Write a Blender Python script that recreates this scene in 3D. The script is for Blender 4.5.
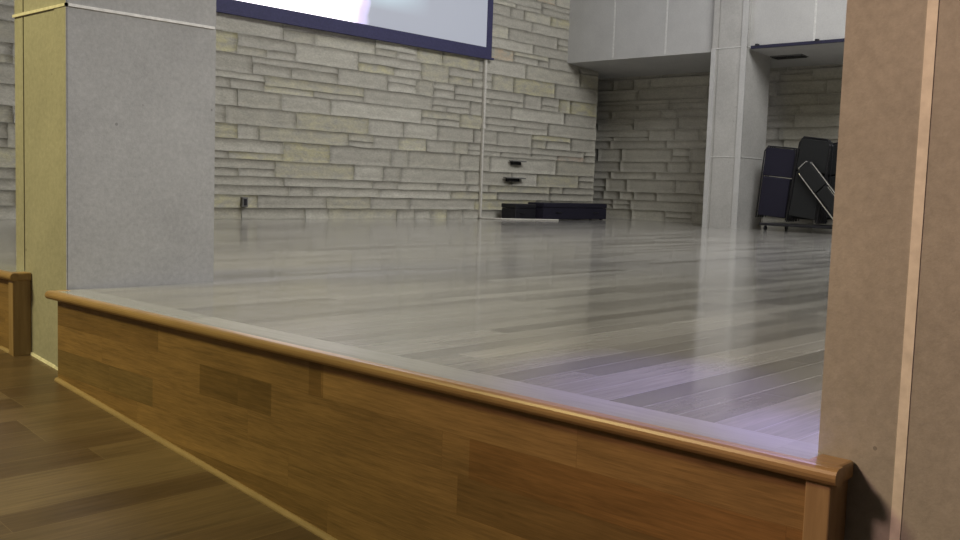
import bpy, bmesh, math, random
from mathutils import Vector, Matrix, noise

for o in list(bpy.data.objects):
    bpy.data.objects.remove(o, do_unlink=True)
SC = bpy.context.scene
COL = SC.collection

# ------------------------------------------------------------------ camera
F, PITCH, ROLL, YAW, CAM_H = 974.25, 0.0854518, 0.0336698, 0.7480658, 0.5
cy, sy, cp, sp = math.cos(YAW), math.sin(YAW), math.cos(PITCH), math.sin(PITCH)
fw = Vector((cy * cp, sy * cp, -sp)); rt = Vector((sy, -cy, 0)); up = rt.cross(fw)
c_, s_ = math.cos(ROLL), math.sin(ROLL)
r2 = rt * c_ + up * s_; u2 = up * c_ - rt * s_
cam_data = bpy.data.cameras.new('camera'); cam = bpy.data.objects.new('camera', cam_data)
COL.objects.link(cam)
M = Matrix((r2, u2, -fw)).transposed().to_4x4(); M.translation = Vector((0, 0, CAM_H))
cam.matrix_world = M
cam_data.sensor_fit = 'HORIZONTAL'; cam_data.sensor_width = 36.0
cam_data.lens = F / 960 * 36.0; cam_data.clip_start = 0.05; cam_data.clip_end = 200
SC.camera = cam

# ------------------------------------------------------------------ light
SC.view_settings.view_transform = 'Standard'; SC.view_settings.look = 'None'
SC.view_settings.gamma = 1.0; SC.view_settings.exposure = 0.0
SC.view_settings.use_curve_mapping = False
w = bpy.data.worlds.new('world'); SC.world = w; w.use_nodes = True
w.node_tree.nodes['Background'].inputs[0].default_value = (0.75, 0.8, 0.9, 1)
w.node_tree.nodes['Background'].inputs[1].default_value = 0.05

def area(name, loc, target, size, sizey, energy, color, spread=180):
    d = bpy.data.lights.new(name, 'AREA'); d.shape = 'RECTANGLE'; d.size = size; d.size_y = sizey
    d.energy = energy; d.color = color; d.spread = math.radians(spread)
    o = bpy.data.objects.new(name, d); COL.objects.link(o); o.location = loc
    o.rotation_euler = (Vector(target) - Vector(loc)).to_track_quat('-Z', 'Y').to_euler()
    return o

def spot(name, loc, target, energy, color, angle, blend=0.6, radius=0.08):
    d = bpy.data.lights.new(name, 'SPOT'); d.energy = energy; d.color = color
    d.spot_size = math.radians(angle); d.spot_blend = blend; d.shadow_soft_size = radius
    o = bpy.data.objects.new(name, d); COL.objects.link(o); o.location = loc
    o.rotation_euler = (Vector(target) - Vector(loc)).to_track_quat('-Z', 'Y').to_euler()
    return o

area('stage_ceiling_light', (9.0, 3.6, 6.4), (9.4, 6.4, 0), 4.5, 4.0, 700, (1.0, 0.985, 0.955))
area('column_fill_light', (4.6, -2.6, 4.2), (2.2, 4.1, 0.7), 1.2, 1.2, 21, (1.0, 0.98, 0.96), 50)  # added unseen fill, brightens the left column's grey side
area('hall_ceiling_light', (-1.6, 4.9, 4.3), (1.8, 4.2, 0), 1.2, 1.0, 78, (1.0, 0.86, 0.36), 110)
spot('hall_spot_light', (-3.6, 4.4, 4.6), (1.8, 0.15, 1.9), 1500, (1.0, 0.60, 0.46), 46, 1.0, 0.6)
spot('floor_tint_spot', (6.0, 3.6, 6.0), (2.15, 1.38, 0.0), 1900, (0.26, 0.20, 1.0), 7.5, 1.0)  # added unseen violet spots, each tinting a patch of stage floor
spot('floor_tint_spot', (6.0, 2.4, 6.0), (1.94, 0.84, 0.0), 2200, (0.26, 0.20, 1.0), 4.2, 1.0)

# ------------------------------------------------------------------ helpers
def link(o, parent=None):
    COL.objects.link(o)
    if parent is not None:
        o.parent = parent
        o.matrix_parent_inverse = Matrix.Identity(4)
        o.location = o.location - parent.location
    return o

def tag(o, label=None, cat=None, group=None, kind=None):
    if label: o['label'] = label
    if cat: o['category'] = cat
    if group: o['group'] = group
    if kind: o['kind'] = kind
    return o

def empty(name, loc=(0, 0, 0)):
    o = bpy.data.objects.new(name, None); COL.objects.link(o); o.location = loc
    o.empty_display_size = 0.2
    return o

def obj(name, bm, mat, parent=None, smooth=False, loc=(0, 0, 0)):
    """mesh is in world coordinates; origin stays at the parent's base"""
    me = bpy.data.meshes.new(name)
    bmesh.ops.recalc_face_normals(bm, faces=bm.faces)
    if smooth:
        for f in bm.faces: f.smooth = True
    bm.to_mesh(me); bm.free(); me.materials.append(mat)
    o = bpy.data.objects.new(name, me)
    COL.objects.link(o)
    if parent is not None:
        o.parent = parent; o.location = -parent.location if parent.type == 'EMPTY' and loc == (0, 0, 0) else loc
    return o

def box(bm, x0, x1, y0, y1, z0, z1, bev=0.0, seg=2):
    vs = [bm.verts.new((x, y, z)) for x in (x0, x1) for y in (y0, y1) for z in (z0, z1)]
    q = [(0, 1, 3, 2), (4, 6, 7, 5), (0, 4, 5, 1), (2, 3, 7, 6), (0, 2, 6, 4), (1, 5, 7, 3)]
    fs = [bm.faces.new([vs[i] for i in f]) for f in q]
    if bev:
        es = list({e for f in fs for e in f.edges})
        bmesh.ops.bevel(bm, geom=es, offset=bev, segments=seg, affect='EDGES', profile=0.5)
    return vs

def B(*a, **k):
    bm = bmesh.new(); box(bm, *a, **k); return bm

def prism(bm, prof, axis, a0, a1, fz=None):
    """extrude 2D profile (list of (u,z)) along an axis 'Y' or 'X'; fz(a) adds height"""
    rings = []
    for a in (a0, a1):
        dz = fz(a) if fz else 0
        rings.append([bm.verts.new((u, a, z + dz) if axis == 'Y' else (a, u, z + dz)) for u, z in prof])
    n = len(prof)
    for i in range(n):
        j = (i + 1) % n
        bm.faces.new((rings[0][i], rings[0][j], rings[1][j], rings[1][i]))
    bm.faces.new(rings[0]); bm.faces.new(rings[1][::-1])

def tube(bm, pts, r, n=8):
    pts = [Vector(p) for p in pts]; rings = []
    for i, p in enumerate(pts):
        if i == 0: t = pts[1] - p
        elif i == len(pts) - 1: t = p - pts[i - 1]
        else: t = (pts[i + 1] - p).normalized() + (p - pts[i - 1]).normalized()
        t.normalize()
        a = Vector((0, 0, 1)) if abs(t.z) < 0.9 else Vector((1, 0, 0))
        u = t.cross(a).normalized(); v = t.cross(u)
        rings.append([bm.verts.new(p + (u * math.cos(k * 2 * math.pi / n) + v * math.sin(k * 2 * math.pi / n)) * r) for k in range(n)])
    for A_, B_ in zip(rings, rings[1:]):
        for k in range(n):
            bm.faces.new((A_[k], A_[(k + 1) % n], B_[(k + 1) % n], B_[k]))
    bm.faces.new(rings[0][::-1]); bm.faces.new(rings[-1])

# ------------------------------------------------------------------ materials
class NT:
    def __init__(self, name):
        self.m = bpy.data.materials.new(name); self.m.use_nodes = True
        self.t = self.m.node_tree; self.b = self.t.nodes['Principled BSDF']
    def n(self, typ, **kw):
        x = self.t.nodes.new(typ)
        for k, v in kw.items(): setattr(x, k, v)
        return x
    def l(self, a, b): self.t.links.new(a, b)
    def math(self, op, a, b=None, c=None, clamp=False):
        x = self.n('ShaderNodeMath', operation=op, use_clamp=clamp)
        for i, v in enumerate((a, b, c)):
            if v is None: continue
            if hasattr(v, 'is_linked') or hasattr(v, 'links'): self.l(v, x.inputs[i])
            else: x.inputs[i].default_value = v
        return x.outputs[0]
    def ramp(self, fac, stops):
        x = self.n('ShaderNodeValToRGB'); self.l(fac, x.inputs[0])
        e = x.color_ramp.elements
        while len(e) < len(stops): e.new(0.5)
        for i, (p, c) in enumerate(stops): e[i].position = p; e[i].color = (*c, 1)
        return x.outputs[0]
    def mix(self, fac, a, b, mode='MIX'):
        x = self.n('ShaderNodeMix', data_type='RGBA', blend_type=mode)
        for i, v in ((0, fac), (6, a), (7, b)):
            if hasattr(v, 'links'): self.l(v, x.inputs[i])
            else: x.inputs[i].default_value = v if i == 0 else (*v, 1)
        return x.outputs[2]
    def pos(self):
        return self.n('ShaderNodeNewGeometry').outputs['Position']
    def noise(self, vec, scale, detail=4, rough=0.55, stretch=None):
        if stretch:
            mp = self.n('ShaderNodeMapping'); self.l(vec, mp.inputs[0]); mp.inputs['Scale'].default_value = stretch
            vec = mp.outputs[0]
        x = self.n('ShaderNodeTexNoise'); self.l(vec, x.inputs['Vector'])
        x.inputs['Scale'].default_value = scale; x.inputs['Detail'].default_value = detail
        x.inputs['Roughness'].default_value = rough
        return x.outputs['Fac']
    def bump(self, h, strength, dist=0.01):
        x = self.n('ShaderNodeBump'); self.l(h, x.inputs['Height'])
        x.inputs['Strength'].default_value = strength; x.inputs['Distance'].default_value = dist
        self.l(x.outputs[0], self.b.inputs['Normal'])
    def set(self, col=None, rough=None, metal=None, spec=None):
        if col is not None:
            if hasattr(col, 'links'): self.l(col, self.b.inputs['Base Color'])
            else: self.b.inputs['Base Color'].default_value = (*col, 1)
        if rough is not None:
            if hasattr(rough, 'links'): self.l(rough, self.b.inputs['Roughness'])
            else: self.b.inputs['Roughness'].default_value = rough
        if metal is not None: self.b.inputs['Metallic'].default_value = metal
        if spec is not None: self.b.inputs['Specular IOR Level'].default_value = spec
        return self.m

def planks(name, along, width, length, stops, rough, gap_col, grain=0.35, coat=0.0, across='Y', gapw=0.018, off=0.0, ior=1.5, gscale=1.0, wave=0.0):
    t = NT(name); p = t.pos()
    s = t.n('ShaderNodeSeparateXYZ'); t.l(p, s.inputs[0])
    a = s.outputs[along]; c = s.outputs[across]
    u = t.math('ADD', t.math('DIVIDE', c, width), 100.0 + off)
    row = t.math('FLOOR', u); fr = t.math('FRACT', u)
    wn = t.n('ShaderNodeTexWhiteNoise', noise_dimensions='1D'); t.l(row, wn.inputs['W'])
    v = t.math('ADD', t.math('DIVIDE', a, length), t.math('MULTIPLY', wn.outputs[0], 7.3))
    cell = t.math('FLOOR', v); fv = t.math('FRACT', v)
    cb = t.n('ShaderNodeCombineXYZ'); t.l(row, cb.inputs[0]); t.l(cell, cb.inputs[1])
    w2 = t.n('ShaderNodeTexWhiteNoise', noise_dimensions='3D'); t.l(cb.outputs[0], w2.inputs['Vector'])
    base = t.ramp(w2.outputs['Value'], stops)
    # grain, shifted per board
    sh = t.n('ShaderNodeVectorMath', operation='SCALE'); t.l(w2.outputs['Color'], sh.inputs[0]); sh.inputs['Scale'].default_value = 13.0
    ad = t.n('ShaderNodeVectorMath', operation='ADD'); t.l(p, ad.inputs[0]); t.l(sh.outputs[0], ad.inputs[1])
    st = {'X': (1.0, 22, 22), 'Y': (22, 1.0, 22)}[along]
    g = t.noise(ad.outputs[0], 3.0 * gscale, 5, 0.6, stretch=st)
    g2 = t.noise(ad.outputs[0], 1.6 * gscale, 3, 0.5, stretch=tuple(max(1, q / 4) for q in st))
    gg = t.math('ADD', t.math('MULTIPLY', g, 0.6), t.math('MULTIPLY', g2, 0.6))
    g3 = t.noise(ad.outputs[0], 9.0 * gscale, 3, 0.6, stretch=tuple(1.0 if q == 1.0 else 18 for q in st))
    gg = t.math('ADD', gg, t.math('MULTIPLY', t.math('SUBTRACT', g3, 0.5), 0.5))
    k = t.math('ADD', t.math('MULTIPLY', t.math('SUBTRACT', gg, 0.6), grain * 3.0), 1.0)
    hsv = t.n('ShaderNodeHueSaturation'); t.l(base, hsv.inputs['Color']); t.l(k, hsv.inputs['Value'])
    gap1 = t.math('LESS_THAN', fr, gapw)
    gap2 = t.math('LESS_THAN', fv, gapw * width / length)
    gp = t.math('MAXIMUM', gap1, gap2)
    col = t.mix(t.math('MULTIPLY', gp, 0.75), hsv.outputs[0], gap_col)
    t.set(col)
    rr = t.math('ADD', t.math('MULTIPLY', w2.outputs['Value'], 0.06), rough)
    t.l(rr, t.b.inputs['Roughness'])
    t.b.inputs['IOR'].default_value = ior
    t.b.inputs['Coat Weight'].default_value = coat; t.b.inputs['Coat Roughness'].default_value = rough * 0.6
    bh = t.math('ADD', t.math('MULTIPLY', g2, wave), t.math('MULTIPLY', gp, -0.3))
    t.bump(bh, 0.25, 0.004)
    return t.m

def oak(name, c0, c1, along='Y', rough=0.35):
    t = NT(name); p = t.pos()
    st = {'X': (1, 12, 12), 'Y': (12, 1, 12), 'Z': (12, 12, 1)}[along]
    g = t.noise(p, 4, 5, 0.6, stretch=st)
    t.set(t.ramp(g, [(0.3, c0), (0.7, c1)]), rough)
    return t.m

def concrete(name, c0, c1, pits=True):
    t = NT(name); p = t.pos()
    n1 = t.noise(p, 2.2, 7, 0.7); n2 = t.noise(p, 45, 4, 0.75)
    f = t.math('ADD', t.math('MULTIPLY', n1, 0.5), t.math('MULTIPLY', n2, 0.5))
    col = t.ramp(f, [(0.35, c0), (0.65, c1)])
    if pits:
        v = t.n('ShaderNodeTexVoronoi'); t.l(p, v.inputs['Vector']); v.inputs['Scale'].default_value = 9.0
        vm = t.noise(p, 7, 2)
        dot = t.math('LESS_THAN', v.outputs['Distance'], t.math('MULTIPLY', t.math('SUBTRACT', vm, 0.42), 0.34))
        col = t.mix(t.math('MULTIPLY', dot, 0.5), col, tuple(x * 0.35 for x in c0))
    t.set(col, 0.85, spec=0.25)
    t.bump(n2, 0.25, 0.004)
    return t.m

def plain(name, c, rough=0.6, metal=0.0, nz=0.12, scale=30):
    t = NT(name); p = t.pos()
    n = t.noise(p, scale, 3)
    t.set(t.ramp(n, [(0.3, tuple(x * (1 - nz) for x in c)), (0.7, tuple(min(1, x * (1 + nz)) for x in c))]), rough, metal)
    return t.m

def stone_mat():
    t = NT('stone'); p = t.pos()
    at = t.n('ShaderNodeAttribute', attribute_name='tone')
    s = t.n('ShaderNodeSeparateColor'); t.l(at.outputs['Color'], s.inputs[0])
    base = t.ramp(s.outputs[0], [(0.0, (0.43, 0.415, 0.37)), (0.5, (0.475, 0.46, 0.41)), (1.0, (0.53, 0.515, 0.46))])
    n1 = t.noise(p, 5, 6, 0.65, stretch=(1, 1, 2.6))
    n2 = t.noise(p, 26, 4, 0.7, stretch=(1, 1, 1.8))
    ym = t.math('MULTIPLY', t.math('MULTIPLY', s.outputs[1], 0.75), t.math('MULTIPLY', t.math('SUBTRACT', n1, 0.36), 4.0, clamp=True))
    c = t.mix(ym, base, (0.52, 0.49, 0.29))
    rm = t.math('MULTIPLY', s.outputs[2], t.math('MULTIPLY', t.math('SUBTRACT', n1, 0.4), 4.0, clamp=True))
    c = t.mix(rm, c, (0.53, 0.37, 0.28))
    k = t.math('ADD', 0.36, t.math('ADD', t.math('MULTIPLY', n1, 0.62), t.math('MULTIPLY', n2, 0.70)))
    h = t.n('ShaderNodeHueSaturation'); t.l(c, h.inputs['Color']); t.l(k, h.inputs['Value'])
    t.set(h.outputs[0], 0.9, spec=0.2)
    t.bump(t.math('ADD', n1, n2), 0.5, 0.012)
    return t.m

MAT = dict(
    deck=planks('stage_floor_boards', 'X', 0.095, 1.5,
                [(0.0, (0.225, 0.215, 0.20)), (0.4, (0.31, 0.30, 0.28)), (1.0, (0.40, 0.39, 0.365))],
                0.17, (0.50, 0.50, 0.49), grain=0.34, coat=0.6, wave=0.9, gapw=0.03),  # pale gap colour paints the glints along the board gaps
    border=planks('stage_border_board', 'Y', 0.30, 2.2, [(0.0, (0.42, 0.42, 0.41)), (1.0, (0.47, 0.47, 0.46))],
                  0.16, (0.12, 0.1, 0.08), grain=0.2, coat=0.5, across='X', off=0.0, gapw=0.001),
    hall=planks('hall_floor_boards', 'X', 0.13, 1.3,
                [(0.0, (0.105, 0.068, 0.045)), (0.5, (0.165, 0.113, 0.072)), (1.0, (0.22, 0.16, 0.10))],
                0.32, (0.26, 0.19, 0.12), grain=0.45, wave=0.4),
    fascia=planks('oak_front_boards', 'Y', 0.1035, 0.95,
                  [(0.0, (0.20, 0.120, 0.052)), (0.16, (0.285, 0.175, 0.078)), (0.9, (0.31, 0.19, 0.086)), (1.0, (0.34, 0.21, 0.096))],
                  0.42, (0.2, 0.11, 0.045), grain=0.5, across='Z', off=0.34, gapw=0.010, gscale=1.8, wave=0.1),
    nosing=oak('oak_nosing', (0.34, 0.215, 0.11), (0.46, 0.30, 0.155)),
    post=oak('oak_post', (0.33, 0.215, 0.12), (0.45, 0.31, 0.18), 'Z'),
    shoe=oak('oak_shoe_moulding', (0.36, 0.26, 0.15), (0.48, 0.35, 0.21)),
    concrete=concrete('column_concrete', (0.365, 0.36, 0.35), (0.50, 0.495, 0.48)),
    panel=concrete('upper_panel_concrete', (0.44, 0.44, 0.44), (0.54, 0.54, 0.535), False),
    joint=plain('light_joint_filler', (0.86, 0.84, 0.80), 0.8),
    faint_joint=plain('faint_panel_joint', (0.62, 0.62, 0.61), 0.85),
    groove=plain('dark_groove', (0.12, 0.12, 0.10), 0.9),
    stone=stone_mat(),
    mortar=plain('mortar', (0.60, 0.585, 0.53), 0.95, nz=0.15),
    plaster=plain('plaster', (0.42, 0.41, 0.38), 0.9),
    white=plain('ceiling_white', (0.62, 0.62, 0.6), 0.9),
    track=plain('dark_track', (0.012, 0.012, 0.04), 0.6),
    border_cloth=plain('screen_border', (0.045, 0.045, 0.12), 0.7),
    black=plain('black_vinyl', (0.008, 0.008, 0.014), 0.55),
    navy=plain('navy_fabric', (0.007, 0.006, 0.020), 0.85, nz=0.4, scale=80),
    blackfab=plain('black_fabric', (0.006, 0.007, 0.008), 0.85, nz=0.4, scale=80),
    chrome=plain('chrome', (0.75, 0.75, 0.75), 0.25, 1.0, nz=0.03),
    darkmetal=plain('dark_metal', (0.03, 0.03, 0.035), 0.4, 0.6),
    pvc=plain('white_plastic', (0.62, 0.60, 0.56), 0.5),
    grey=plain('grey_metal', (0.16, 0.16, 0.16), 0.6),
)

# single darker boards in the oak front
def dark_board(m, y0, y1, z0, z1, tint):
    nt = m.node_tree; b = nt.nodes['Principled BSDF']; src = b.inputs['Base Color'].links[0].from_socket
    g = nt.nodes.new('ShaderNodeNewGeometry'); sp = nt.nodes.new('ShaderNodeSeparateXYZ'); nt.links.new(g.outputs['Position'], sp.inputs[0])
    prod = None
    for out, lo, hi in (('Y', y0, y1), ('Z', z0, z1)):
        for op, v in (('GREATER_THAN', lo), ('LESS_THAN', hi)):
            q = nt.nodes.new('ShaderNodeMath'); q.operation = op; nt.links.new(sp.outputs[out], q.inputs[0]); q.inputs[1].default_value = v
            if prod is None: prod = q.outputs[0]
            else:
                r = nt.nodes.new('ShaderNodeMath'); r.operation = 'MULTIPLY'; nt.links.new(prod, r.inputs[0]); nt.links.new(q.outputs[0], r.inputs[1]); prod = r.outputs[0]
    x = nt.nodes.new('ShaderNodeMix'); x.data_type = 'RGBA'; x.blend_type = 'MULTIPLY'
    nt.links.new(prod, x.inputs[0]); nt.links.new(src, x.inputs[6]); x.inputs[7].default_value = (*tint, 1)
    nt.links.new(x.outputs[2], b.inputs['Base Color'])
dark_board(MAT['fascia'], 2.52, 2.94, -0.242, -0.139, (0.66, 0.66, 0.62))
dark_board(MAT['fascia'], 3.26, 4.2, -0.346, -0.242, (0.74, 0.80, 0.85))
dark_board(MAT['fascia'], 2.26, 2.33, -0.139, -0.03, (0.75, 0.72, 0.66))
dark_board(MAT['fascia'], 0.6, 1.66, -0.242, -0.139, (0.86, 0.76, 0.68))

# projected picture on the screen: gives off light
def screen_mat():
    t = NT('projected_picture'); p = t.pos()
    s = t.n('ShaderNodeSeparateXYZ'); t.l(p, s.inputs[0])
    n = t.noise(p, 1.3, 3)
    # white-hot glare with violet fringe painted in towards the screen's left, pale blue-grey elsewhere
    edge = t.math('ADD', t.math('MULTIPLY', t.math('SUBTRACT', 8.75, s.outputs[0]), 3.2), t.math('MULTIPLY', t.math('SUBTRACT', n, 0.5), 2.0))
    hot = t.math('MINIMUM', t.math('MAXIMUM', edge, 0.0), 1.0)
    cya = t.math('MULTIPLY', t.math('SUBTRACT', 9.9, s.outputs[0]), 1.2, clamp=True)
    fringe = t.math('MULTIPLY', t.math('MULTIPLY', hot, t.math('SUBTRACT', 1.0, hot)), 3.0, clamp=True)
    up_ = t.math('MULTIPLY', t.math('SUBTRACT', s.outputs[2], 2.86), 3.0, clamp=True)
    base = t.mix(t.math('MULTIPLY', cya, up_), (0.27, 0.30, 0.37), (0.62, 0.86, 0.95))
    col = t.mix(hot, base, (3.0, 2.8, 3.1))
    col = t.mix(fringe, col, (0.55, 0.42, 1.0))
    t.set((0.3, 0.3, 0.32), 0.8)
    t.l(col, t.b.inputs['Emission Color']); t.b.inputs['Emission Strength'].default_value = 0.85
    return t.m

# ------------------------------------------------------------------ stone walls
def stone_wall(rows, s0, s1, place, seed, depth=0.03, yamt=1.0):
    """rows: heights of the bed joints. place(s, z, out) -> world point"""
    rnd = random.Random(seed)
    bm = bmesh.new(); lay = bm.loops.layers.color.new('tone')
    def stone(a0, a1, z0, z1):
        g = 0.0035
        a0 += g; a1 -= g; z0 += g * .7; z1 -= g * .7
        tone = rnd.random(); yel = yamt * rnd.random() ** 2.2 if rnd.random() < 0.75 else 0.0
        red = 0.8 if rnd.random() < 0.035 else 0.0
        out = 0.004 + rnd.random() ** 1.5 * depth
        nx = max(3, int((a1 - a0) / 0.09)); nz = max(2, int((z1 - z0) / 0.05))
        grid = []
        for i in range(nx + 1):
            colv = []
            for j in range(nz + 1):
                a = a0 + (a1 - a0) * i / nx; z = z0 + (z1 - z0) * j / nz
                edge = i in (0, nx) or j in (0, nz)
                wob = 0.006 * noise.noise(Vector((a * 3.1 + seed, z * 5, seed)))
                h = out + 0.02 * noise.noise(Vector((a * 6 + seed * 3, z * 11, 1.7)))
                h = max(0.004, h)
                if edge: h *= 0.5
                colv.append(bm.verts.new(place(a, z + wob * (j in (0, nz)), h)))
            grid.append(colv)
        fs = []
        for i in range(nx):
            for j in range(nz):
                fs.append(bm.faces.new((grid[i][j], grid[i + 1][j], grid[i + 1][j + 1], grid[i][j + 1])))
        # skirt back into the mortar
        rim = [grid[i][0] for i in range(nx + 1)] + [grid[nx][j] for j in range(1, nz + 1)] + \
              [grid[i][nz] for i in range(nx - 1, -1, -1)] + [grid[0][j] for j in range(nz - 1, 0, -1)]
        cz = [(a0 + (a1 - a0) * i / nx, z0) for i in range(nx + 1)] + [(a1, z0 + (z1 - z0) * j / nz) for j in range(1, nz + 1)] + \
             [(a0 + (a1 - a0) * i / nx, z1) for i in range(nx - 1, -1, -1)] + [(a0, z0 + (z1 - z0) * j / nz) for j in range(nz - 1, 0, -1)]
        back = [bm.verts.new(place(a, z, -0.012)) for a, z in cz]
        for k in range(len(rim)):
            m = (k + 1) % len(rim)
            fs.append(bm.faces.new((rim[k], rim[m], back[m], back[k])))
        for f in fs:
            f.smooth = True
            for lp in f.loops: lp[lay] = (tone, yel, red, 1)
    for z0, z1 in zip(rows, rows[1:]):
        a = s0 - rnd.random() * 0.5
        while a < s1:
            L = rnd.choice((0.35, 0.5, 0.75, 0.95, 1.2, 1.5)) * rnd.uniform(0.85, 1.15)
            b = min(a + L, s1)
            if s1 - b < 0.25: b = s1
            aa = max(a, s0)
            if b - aa > 0.12:
                if z1 - z0 > 0.17 and rnd.random() < 0.25:
                    zm = z0 + (z1 - z0) * rnd.uniform(0.36, 0.64)
                    m = aa + (b - aa) * rnd.uniform(0.3, 0.7)
                    stone(aa, b, zm, z1)
                    if b - aa > 0.7:
                        stone(aa, m, z0, zm); stone(m, b, z0, zm)
                    else: stone(aa, b, z0, zm)
                else:
                    stone(aa, b, z0, z1)
            a = b
    return bm

def obj_keep(name, bm, mat, parent=None):
    me = bpy.data.meshes.new(name); bm.to_mesh(me); bm.free(); me.materials.append(mat)
    o = bpy.data.objects.new(name, me); COL.objects.link(o)
    if parent: o.parent = parent
    return o

WY, WX1 = 10.4, 14.1            # screen wall plane and its right end
SX, SOFF = 13.2, 2.63            # upper side wall plane and its lower edge
RX = 14.7                        # recess wall plane
TOP = 6.6
rows = [0.0, 0.139, 0.30, 0.42, 0.53, 0.74, 0.984, 1.163, 1.38, 1.589, 1.79, 2.012, 2.257, 2.49]
rr = random.Random(4); z = 2.49
while z < TOP - 0.25:
    z += rr.uniform(0.15, 0.25); rows.append(z)
rows.append(TOP)
wall = obj('wall_back', B(1.9, WX1 - 0.01, WY, WY + 0.45, -0.02, TOP), MAT['mortar'])
tag(wall, kind='structure')
def place_back(s, z, o): return (s, WY - o, z)
obj_keep('stone_facing', stone_wall(rows, 1.9, WX1, place_back, 3, 0.02), MAT['stone'], wall)
def place_end(s, z, o): return (WX1 - 0.01 + o, s, z)
obj_keep('stone_facing', stone_wall(rows[:15], WY + 0.005, WY + 0.44, place_end, 8, 0.01), MAT['stone'], wall)

rrow = [0.0]; rr = random.Random(9)
while rrow[-1] < 2.55: rrow.append(rrow[-1] + rr.uniform(0.13, 0.24))
wall = obj('wall_recess', B(RX, RX + 0.3, -7.0, 11.6, -0.02, 2.9), MAT['mortar'])
tag(wall, kind='structure')
def place_rec(s, z, o): return (RX - o, s, z)
obj_keep('stone_facing', stone_wall(rrow, 2.0, 11.5, place_rec, 12, 0.008, 0.3), MAT['stone'], wall)
tag(obj('wall_recess_end', B(WX1 - 0.4, RX + 0.3, 11.4, 11.7, -0.02, 2.9), MAT['plaster']), kind='structure')

# upper side wall of pale panels over the recess, with its soffit
wall = obj('wall_right_upper', B(SX, SX + 0.3, -7.0, WY + 0.02, SOFF, TOP), MAT['panel'])
tag(wall, kind='structure')
for yj in (9.46, 8.47, 6.06, 5.06, 4.06, 3.06):
    obj('panel_joint', B(SX - 0.006, SX + 0.01, yj - 0.014, yj + 0.014, SOFF + 0.02, TOP), MAT['faint_joint'], wall, loc=(0, 0, 0))
bm = bmesh.new(); prism(bm, [(SX + 0.01, SOFF), (RX + 0.02, SOFF - 0.09), (RX + 0.02, SOFF + 0.25), (SX + 0.01, SOFF + 0.25)], 'Y', -7.0, 11.5)
tag(obj('ceiling_soffit', bm, MAT['panel']), kind='structure')

# ------------------------------------------------------------------ floors, other walls, ceiling
def floor_z(y): return -0.377 - 0.098 * (4.04 - min(y, 6.0))
bm = bmesh.new()
pts = [(-7.0, floor_z(-7)), (6.0, floor_z(6)), (11.0, floor_z(6)), (11.0, -1.9), (-7.0, -1.9)]
va = [bm.verts.new((-6.5, y, z)) for y, z in pts]; vb = [bm.verts.new((1.85, y, z)) for y, z in pts]
for i in range(5):
    j = (i + 1) % 5; bm.faces.new((va[i], va[j], vb[j], vb[i]))
bm.faces.new(va); bm.faces.new(vb[::-1])
tag(obj('floor', bm, MAT['hall']), kind='structure')
tag(obj('ceiling', B(-6.5, 15.0, -7.0, 11.7, TOP, TOP + 0.2), MAT['white']), kind='structure')
tag(obj('wall_rear', B(-6.8, -6.5, -7.0, 11.7, -1.9, TOP), MAT['plaster']), kind='structure')
tag(obj('wall_front', B(-6.8, 15.0, -7.3, -7.0, -1.9, TOP), MAT['plaster']), kind='structure')
tag(obj('wall_left', B(-6.5, 1.9, 10.4, 10.7, -1.0, TOP), MAT['plaster']), kind='structure')

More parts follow.
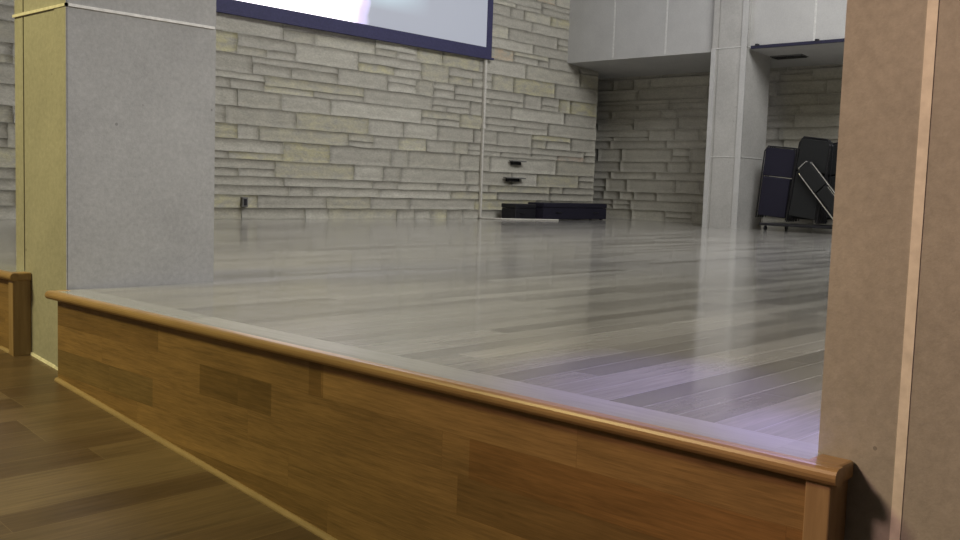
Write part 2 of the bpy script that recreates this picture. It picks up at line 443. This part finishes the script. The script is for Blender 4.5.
# ------------------------------------------------------------------ stage
tag(obj('floor_stage', B(1.90, RX, -7.0, 11.4, -1.4, 0.0), MAT['deck']), kind='structure')
def front(y0, y1, dz, label, xo=0.0):
    st = empty('stage_front', (1.84, (y0 + y1) / 2, floor_z((y0 + y1) / 2))); tag(st, label, 'stage front')
    if True: front_parts(st, y0, y1, dz, xo)
def front_parts(st, y0, y1, dz, xo):
    """front panel, nosing and border board between two columns; y0 = right end, y1 = left end"""
    obj('border_board', B(1.775 + xo, 1.897, y0 + 0.066, y1 - 0.012, -0.03 + dz, 0.0012 + dz), MAT['border'], st)
    prof = [(1.775 + xo, -0.034), (1.775 + xo, 0.0015)]
    R = 0.0175
    for k in range(9):
        a = math.pi / 2 + math.pi * k / 8
        prof.append((1.759 + xo + R * math.cos(a), -0.0162 + R * math.sin(a)))
    prof = [(x, z + dz) for x, z in prof]
    bm = bmesh.new(); prism(bm, prof, 'Y', y0, y1)
    n = obj('nosing', bm, MAT['nosing'], st)
    obj('nosing_return', B(1.772 + xo, 1.839, y0 + 0.004, y0 + 0.072, -0.0335 + dz, 0.0018 + dz, bev=0.006), MAT['nosing'], st)
    obj('nosing_return', B(1.772 + xo, 1.839, y1 - 0.05, y1 - 0.004, -0.0335 + dz, 0.0018 + dz, bev=0.006), MAT['nosing'], st)
    f0 = floor_z(y0) - 0.03; f1 = floor_z(y1) - 0.03
    bm = bmesh.new(); ya, yb = y0 + 0.062, y1 - 0.055
    vs = [bm.verts.new(v) for v in ((1.772 + xo, ya, f0), (1.772 + xo, yb, f1), (1.772 + xo, yb, -0.030 + dz), (1.772 + xo, ya, -0.030 + dz),
                                    (1.90, ya, f0), (1.90, yb, f1), (1.90, yb, -0.030 + dz), (1.90, ya, -0.030 + dz))]
    for f in ((0, 1, 2, 3), (4, 5, 6, 7), (0, 1, 5, 4), (2, 3, 7, 6), (1, 2, 6, 5), (0, 3, 7, 4)): bm.faces.new([vs[i] for i in f])
    obj('front_panel', bm, MAT['fascia'], st)
    obj('end_post', B(1.758 + xo, 1.84, y0 + 0.014, y0 + 0.064, floor_z(y0) - 0.03, -0.032 + dz, bev=0.003), MAT['post'], st)
    bm = bmesh.new()
    prism(bm, [(1.774 + xo, -0.01), (1.756 + xo, -0.01), (1.757 + xo, 0.005), (1.761 + xo, 0.011), (1.766 + xo, 0.014), (1.774 + xo, 0.014)], 'Y', ya, yb, fz=floor_z)
    obj('shoe_moulding', bm, MAT['shoe'], st)
front(0.706, 4.11, 0.0, 'long oak board stage front with a rounded lip between the two foreground columns')
front(4.47, 8.2, 0.042, 'short end of an oak stage front left of the left foreground column')

# ------------------------------------------------------------------ columns
def column(x0, x1, y0, y1, z0, z1, label, strips, joints, jm='joint'):
    c = empty('concrete_column', ((x0 + x1) / 2, (y0 + y1) / 2, z0)); tag(c, label, 'column', None)
    bm = bmesh.new()
    # shaft with open grooves at `strips` in its hall-side face
    prof = [(x1, y0), (x0, y0)]
    for g, gw in strips:
        prof += [(x0, g - gw / 2), (x0 + 0.012, g - gw / 2), (x0 + 0.012, g + gw / 2), (x0, g + gw / 2)]
    prof += [(x0, y1), (x1, y1)]
    ra = [bm.verts.new((x, y, z0)) for x, y in prof]; rb = [bm.verts.new((x, y, z1)) for x, y in prof]
    n = len(prof)
    for i in range(n):
        j = (i + 1) % n; bm.faces.new((ra[i], ra[j], rb[j], rb[i]))
    bm.faces.new(ra); bm.faces.new(rb[::-1])
    obj('shaft', bm, MAT['concrete'], c)
    for zj in joints:
        bm = bmesh.new(); e = 0.0075; h = 0.006
        box(bm, x0 - e, x0 + 0.004, y0 - e, y1 + e, zj - h, zj + h)
        box(bm, x0 - e, x1 - .01, y0 - e, y0 + 0.004, zj - h, zj + h)
        obj('bed_joint', bm, MAT[jm], c)
    return c
c = column(1.84, 2.55, 4.115, 4.65, -0.46, TOP, 'left foreground concrete column, yellowish front and grey side, with a pale bed joint near the top', [(4.555, 0.012)], [1.20])
obj('base_joint', (lambda bm: (prism(bm, [(1.832, 0.0), (1.842, 0.0), (1.842, 0.012), (1.836, 0.012)], 'Y', 4.19, 4.65, fz=floor_z), bm)[1])(bmesh.new()), MAT['joint'], c)
obj('edge_band', B(1.836, 1.842, 4.115, 4.225, floor_z(4.1), TOP), MAT['concrete'], c)
c = column(1.84, 2.53, 0.27, 0.784, -0.85, TOP, 'right foreground concrete column, tan, with a white vertical caulk joint', [], [])
obj('caulk_joint', B(1.8385, 1.842, 0.617, 0.636, -0.80, TOP), MAT['joint'], c)
c = column(13.12, 13.87, 7.03, 7.60, 0.0, TOP, 'grey concrete pilaster against the pale upper wall at the rear of the stage', [(7.50, 0.02)], [1.06, 2.66], 'faint_joint')
obj('edge_rib', B(13.095, 13.125, 7.53, 7.60, 0.0, SOFF + 0.03), MAT['panel'], c)
obj('edge_rib', B(13.105, 13.125, 7.03, 7.12, 0.0, TOP), MAT['panel'], c)

# ------------------------------------------------------------------ projection screen
sc = empty('projection_screen', (8.2, 10.33, 2.49)); tag(sc, 'large projection screen in a dark blue border on the stone wall, picture glaring white', 'screen')
x0, x1, z0, z1 = 5.2, 11.21, 2.47, 5.93; yb, yf = 10.35, 10.31
bm = bmesh.new()
box(bm, x0, x1, yf, yb, z0, z0 + 0.155); box(bm, x0, x1, yf, yb, z1 - 0.115, z1)
box(bm, x0, x0 + 0.115, yf, yb, z0 + 0.155, z1 - 0.115); box(bm, x1 - 0.115, x1, yf, yb, z0 + 0.155, z1 - 0.115)
obj('border', bm, MAT['border_cloth'], sc)
obj('picture', B(x0 + 0.11, x1 - 0.11, yf + 0.012, yb - 0.001, z0 + 0.15, z1 - 0.11), screen_mat(), sc)
obj('bottom_bar', B(x0 - 0.02, x1 + 0.05, yf - 0.01, yb, z0 - 0.02, z0 + 0.01, bev=0.004), MAT['border_cloth'], sc)

# white raceway down the stone wall under the screen's corner
cd = empty('cable_raceway', (11.13, 10.35, 0)); tag(cd, 'thin white cable raceway running down the stone wall below the screen corner', 'raceway')
obj('cover', B(11.105, 11.15, 10.335, 10.38, 1.42, 2.46, bev=0.006), MAT['pvc'], cd)
obj('cover', B(11.10, 11.135, 10.335, 10.38, 0.02, 1.42, bev=0.006), MAT['pvc'], cd)
obj('coupling', B(11.09, 11.15, 10.325, 10.38, 1.39, 1.45, bev=0.006), MAT['pvc'], cd)
obj('coupling', B(11.095, 11.158, 10.325, 10.38, 2.0, 2.05, bev=0.006), MAT['pvc'], cd)
bm = bmesh.new(); tube(bm, [(11.12, 10.34, 0.012), (11.2, 10.1, 0.012), (11.5, 9.9, 0.012), (11.62, 9.84, 0.012), (12.15, 9.62, 0.012)], 0.012)
tag(obj('floor_cord', bm, MAT['pvc']), 'white cord lying on the stage floor in front of the low black case', 'cord')

# low black cases at the foot of the wall
def case(name, x0, x1, y0, y1, h, mat, label, handles):
    c = empty(name, ((x0 + x1) / 2, (y0 + y1) / 2, 0)); tag(c, label, 'case')
    obj('body', B(x0, x1, y0, y1, 0.012, h * 0.72, bev=0.012), mat, c)
    obj('lid', B(x0 - 0.006, x1 + 0.006, y0 - 0.006, y1 + 0.006, h * 0.73, h, bev=0.016), mat, c)
    for hx in handles:
        bm = bmesh.new(); tube(bm, [(hx - .06, y0, h * .45), (hx - .05, y0 - .03, h * .45), (hx + .05, y0 - .03, h * .45), (hx + .06, y0, h * .45)], 0.007)
        obj('handle', bm, MAT['darkmetal'], c)
    for fx in (x0 + .08, x1 - .08):
        for fy in (y0 + .05, y1 - .05):
            obj('foot', B(fx - .02, fx + .02, fy - .02, fy + .02, 0.0, 0.014), MAT['darkmetal'], c)
case('equipment_case', 12.02, 13.72, 9.82, 10.15, 0.275, MAT['navy'], 'long low black case on the stage floor along the stone wall', (12.4, 13.4))
case('equipment_case', 11.46, 11.95, 9.92, 10.22, 0.25, MAT['black'], 'short black case at the left end of the long low case', (11.6,))

# small fittings and dark marks on the stone wall
def bracket(x, z, wd, label):  # small dark shapes standing for dark spots on the stone
    b = empty('wall_dark_mark', (x, 10.36, z)); tag(b, label, 'bracket')
    obj('back_plate', B(x - wd * .3, x + wd * .3, 10.33, 10.39, z - 0.05, z + 0.01), MAT['darkmetal'], b)
    obj('ledge', B(x - wd / 2, x + wd / 2, 10.27, 10.36, z, z + 0.018, bev=0.004), MAT['grey'], b)
bracket(11.92, 0.915, 0.34, 'upper of two small dark marks on the stone wall above the cases')
bracket(11.86, 0.645, 0.46, 'lower of two small dark marks on the stone wall above the cases')
b = empty('wall_outlet', (6.84, 10.35, 0.21)); tag(b, 'tiny dark outlet low on the stone wall beside the left column', 'outlet')
obj('plate', B(6.80, 6.88, 10.335, 10.39, 0.15, 0.27, bev=0.004), MAT['stone'] if False else MAT['grey'], b)
obj('socket', B(6.82, 6.86, 10.33, 10.337, 0.17, 0.25), MAT['black'], b)

# dark curtain track along the lower edge of the upper wall, right of the pilaster
b = empty('curtain_track', (13.17, 5.0, 2.62)); tag(b, 'dark blue curtain track along the lower edge of the upper wall right of the pilaster', 'curtain track')
obj('rail', B(13.15, 13.195, 3.2, 6.99, 2.625, 2.668), MAT['track'], b)
for yy in (6.9, 6.0, 5.1, 4.2, 3.3):
    obj('bracket', B(13.14, 13.2, yy - .02, yy + .02, 2.66, 2.69), MAT['darkmetal'], b)
# vent in the recess soffit
b = empty('ceiling_vent', (13.9, 6.8, 2.58)); tag(b, 'dark rectangular vent in the recess soffit right of the pilaster', 'vent')
zf = SOFF - 0.09 * (13.9 - SX) / (RX - SX)
obj('frame', B(13.78, 14.02, 6.5, 7.0, zf - 0.012, zf + 0.03), MAT['grey'], b)
bm = bmesh.new()
for k in range(6): box(bm, 13.795 + k * .037, 13.815 + k * .037, 6.52, 6.98, zf - 0.022, zf - 0.01)
obj('louvre', bm, MAT['darkmetal'], b)

# ------------------------------------------------------------------ folded chairs on a dolly
def folded_chair(pad, frame, H=1.08, W=0.46):
    """folded flat: width along y, height along z, thickness along x; origin at its foot"""
    e = empty('folding_chair'); w = W / 2
    bm = bmesh.new(); box(bm, -0.020, 0.008, -w + .012, w - .012, H * 0.60, H * 0.985, bev=0.012)
    for v in bm.verts: v.co.x += 0.35 * v.co.y ** 2
    obj('backrest', bm, pad, e, loc=(0, 0, 0))
    bm = bmesh.new(); box(bm, -0.022, 0.010, -w + .03, w - .03, H * 0.05, H * 0.585, bev=0.014)
    obj('seat', bm, pad, e, loc=(0, 0, 0))
    bm = bmesh.new()
    tube(bm, [(0, -w, 0.01), (0, -w, H * .93), (0, -w + .05, H), (0, w - .05, H), (0, w, H * .93), (0, w, 0.01)], 0.011)
    obj('frame', bm, frame, e, loc=(0, 0, 0))
    for s in (-1, 1):
        bm = bmesh.new(); tube(bm, [(0.018, s * (w - .035), H * .56), (0.024, s * (w - .035), 0.02)], 0.009)
        obj('leg', bm, frame, e, loc=(0, 0, 0))
    bm = bmesh.new(); tube(bm, [(0.0, -w, H * .10), (0.0, w, H * .10)], 0.008)
    obj('crossbar', bm, frame, e, loc=(0, 0, 0))
    return e
def copy_chair(src):
    r = src.copy(); COL.objects.link(r)
    for ch in list(src.children):
        k = ch.copy(); COL.objects.link(k); k.parent = r
    return r
protos = {'navy': folded_chair(MAT['navy'], MAT['darkmetal'], 1.07, 0.50),
          'black': folded_chair(MAT['blackfab'], MAT['darkmetal'], 1.19, 0.46),
          'wide': folded_chair(MAT['blackfab'], MAT['darkmetal'], 1.10, 0.52),
          'shiny': folded_chair(MAT['blackfab'], MAT['chrome'], 1.10, 0.24)}
used = set()
def put(kind, loc, rz, roll, label):
    o = protos[kind] if kind not in used else copy_chair(protos[kind])
    used.add(kind)
    m = Matrix.Rotation(rz, 4, 'Z') @ Matrix.Rotation(roll, 4, 'X')
    o.location = loc; o.rotation_euler = m.to_euler()
    tag(o, label, 'chair', 'folded dark chairs stacked at the rear of the stage')
    return o
rd = math.radians
order = ['nearest', 'second', 'third', 'fourth', 'rearmost']
# left group, upright, top edges falling to the right
for k in range(4):
    put('navy', (13.40 + k * 0.07, 6.64, 0.15), rd(-2), rd(5),
        'folded navy chair standing upright left on the dolly, %s of four' % (order[k] if k < 3 else 'rearmost'))
for k in range(5):
    put('black', (13.24 + k * 0.075, 6.10, 0.122 + 0.23 * abs(math.sin(rd((7, 5, 3, 1, 2)[k])))), rd(-2), rd((7, 5, 3, 1, 2)[k]),
        'tall folded black chair in the middle of the dolly, %s of five' % order[k])
for k in range(4):
    put('wide', (13.68 + k * 0.08, 5.80, 0.118 + 0.26 * math.sin(-rd((-12, -11, -13, -12)[k]))), rd(2), rd((-12, -11, -13, -12)[k]),
        'folded black chair at the right of the dolly beside the tan column, %s of four' % (order[k] if k < 3 else 'rearmost'))
put('shiny', (13.11, 5.36, 0.14), rd(-4), rd(-42), 'folded chair with shiny tubes leaning diagonally against the stacked chairs')
d = empty('chair_dolly', (13.58, 6.05, 0)); tag(d, 'low dark wheeled dolly under the folded chairs', 'dolly')
obj('platform', B(13.18, 13.98, 5.3, 6.72, 0.075, 0.112, bev=0.008), MAT['darkmetal'], d)
for fx in (13.24, 13.92):
    for fy in (5.4, 6.64):
        bm = bmesh.new(); bmesh.ops.create_cone(bm, cap_ends=True, segments=16, radius1=0.036, radius2=0.036, depth=0.024,
                                                matrix=Matrix.Translation((fx, fy, 0.037)) @ Matrix.Rotation(math.pi / 2, 4, 'X'))
        obj('caster', bm, MAT['black'], d)
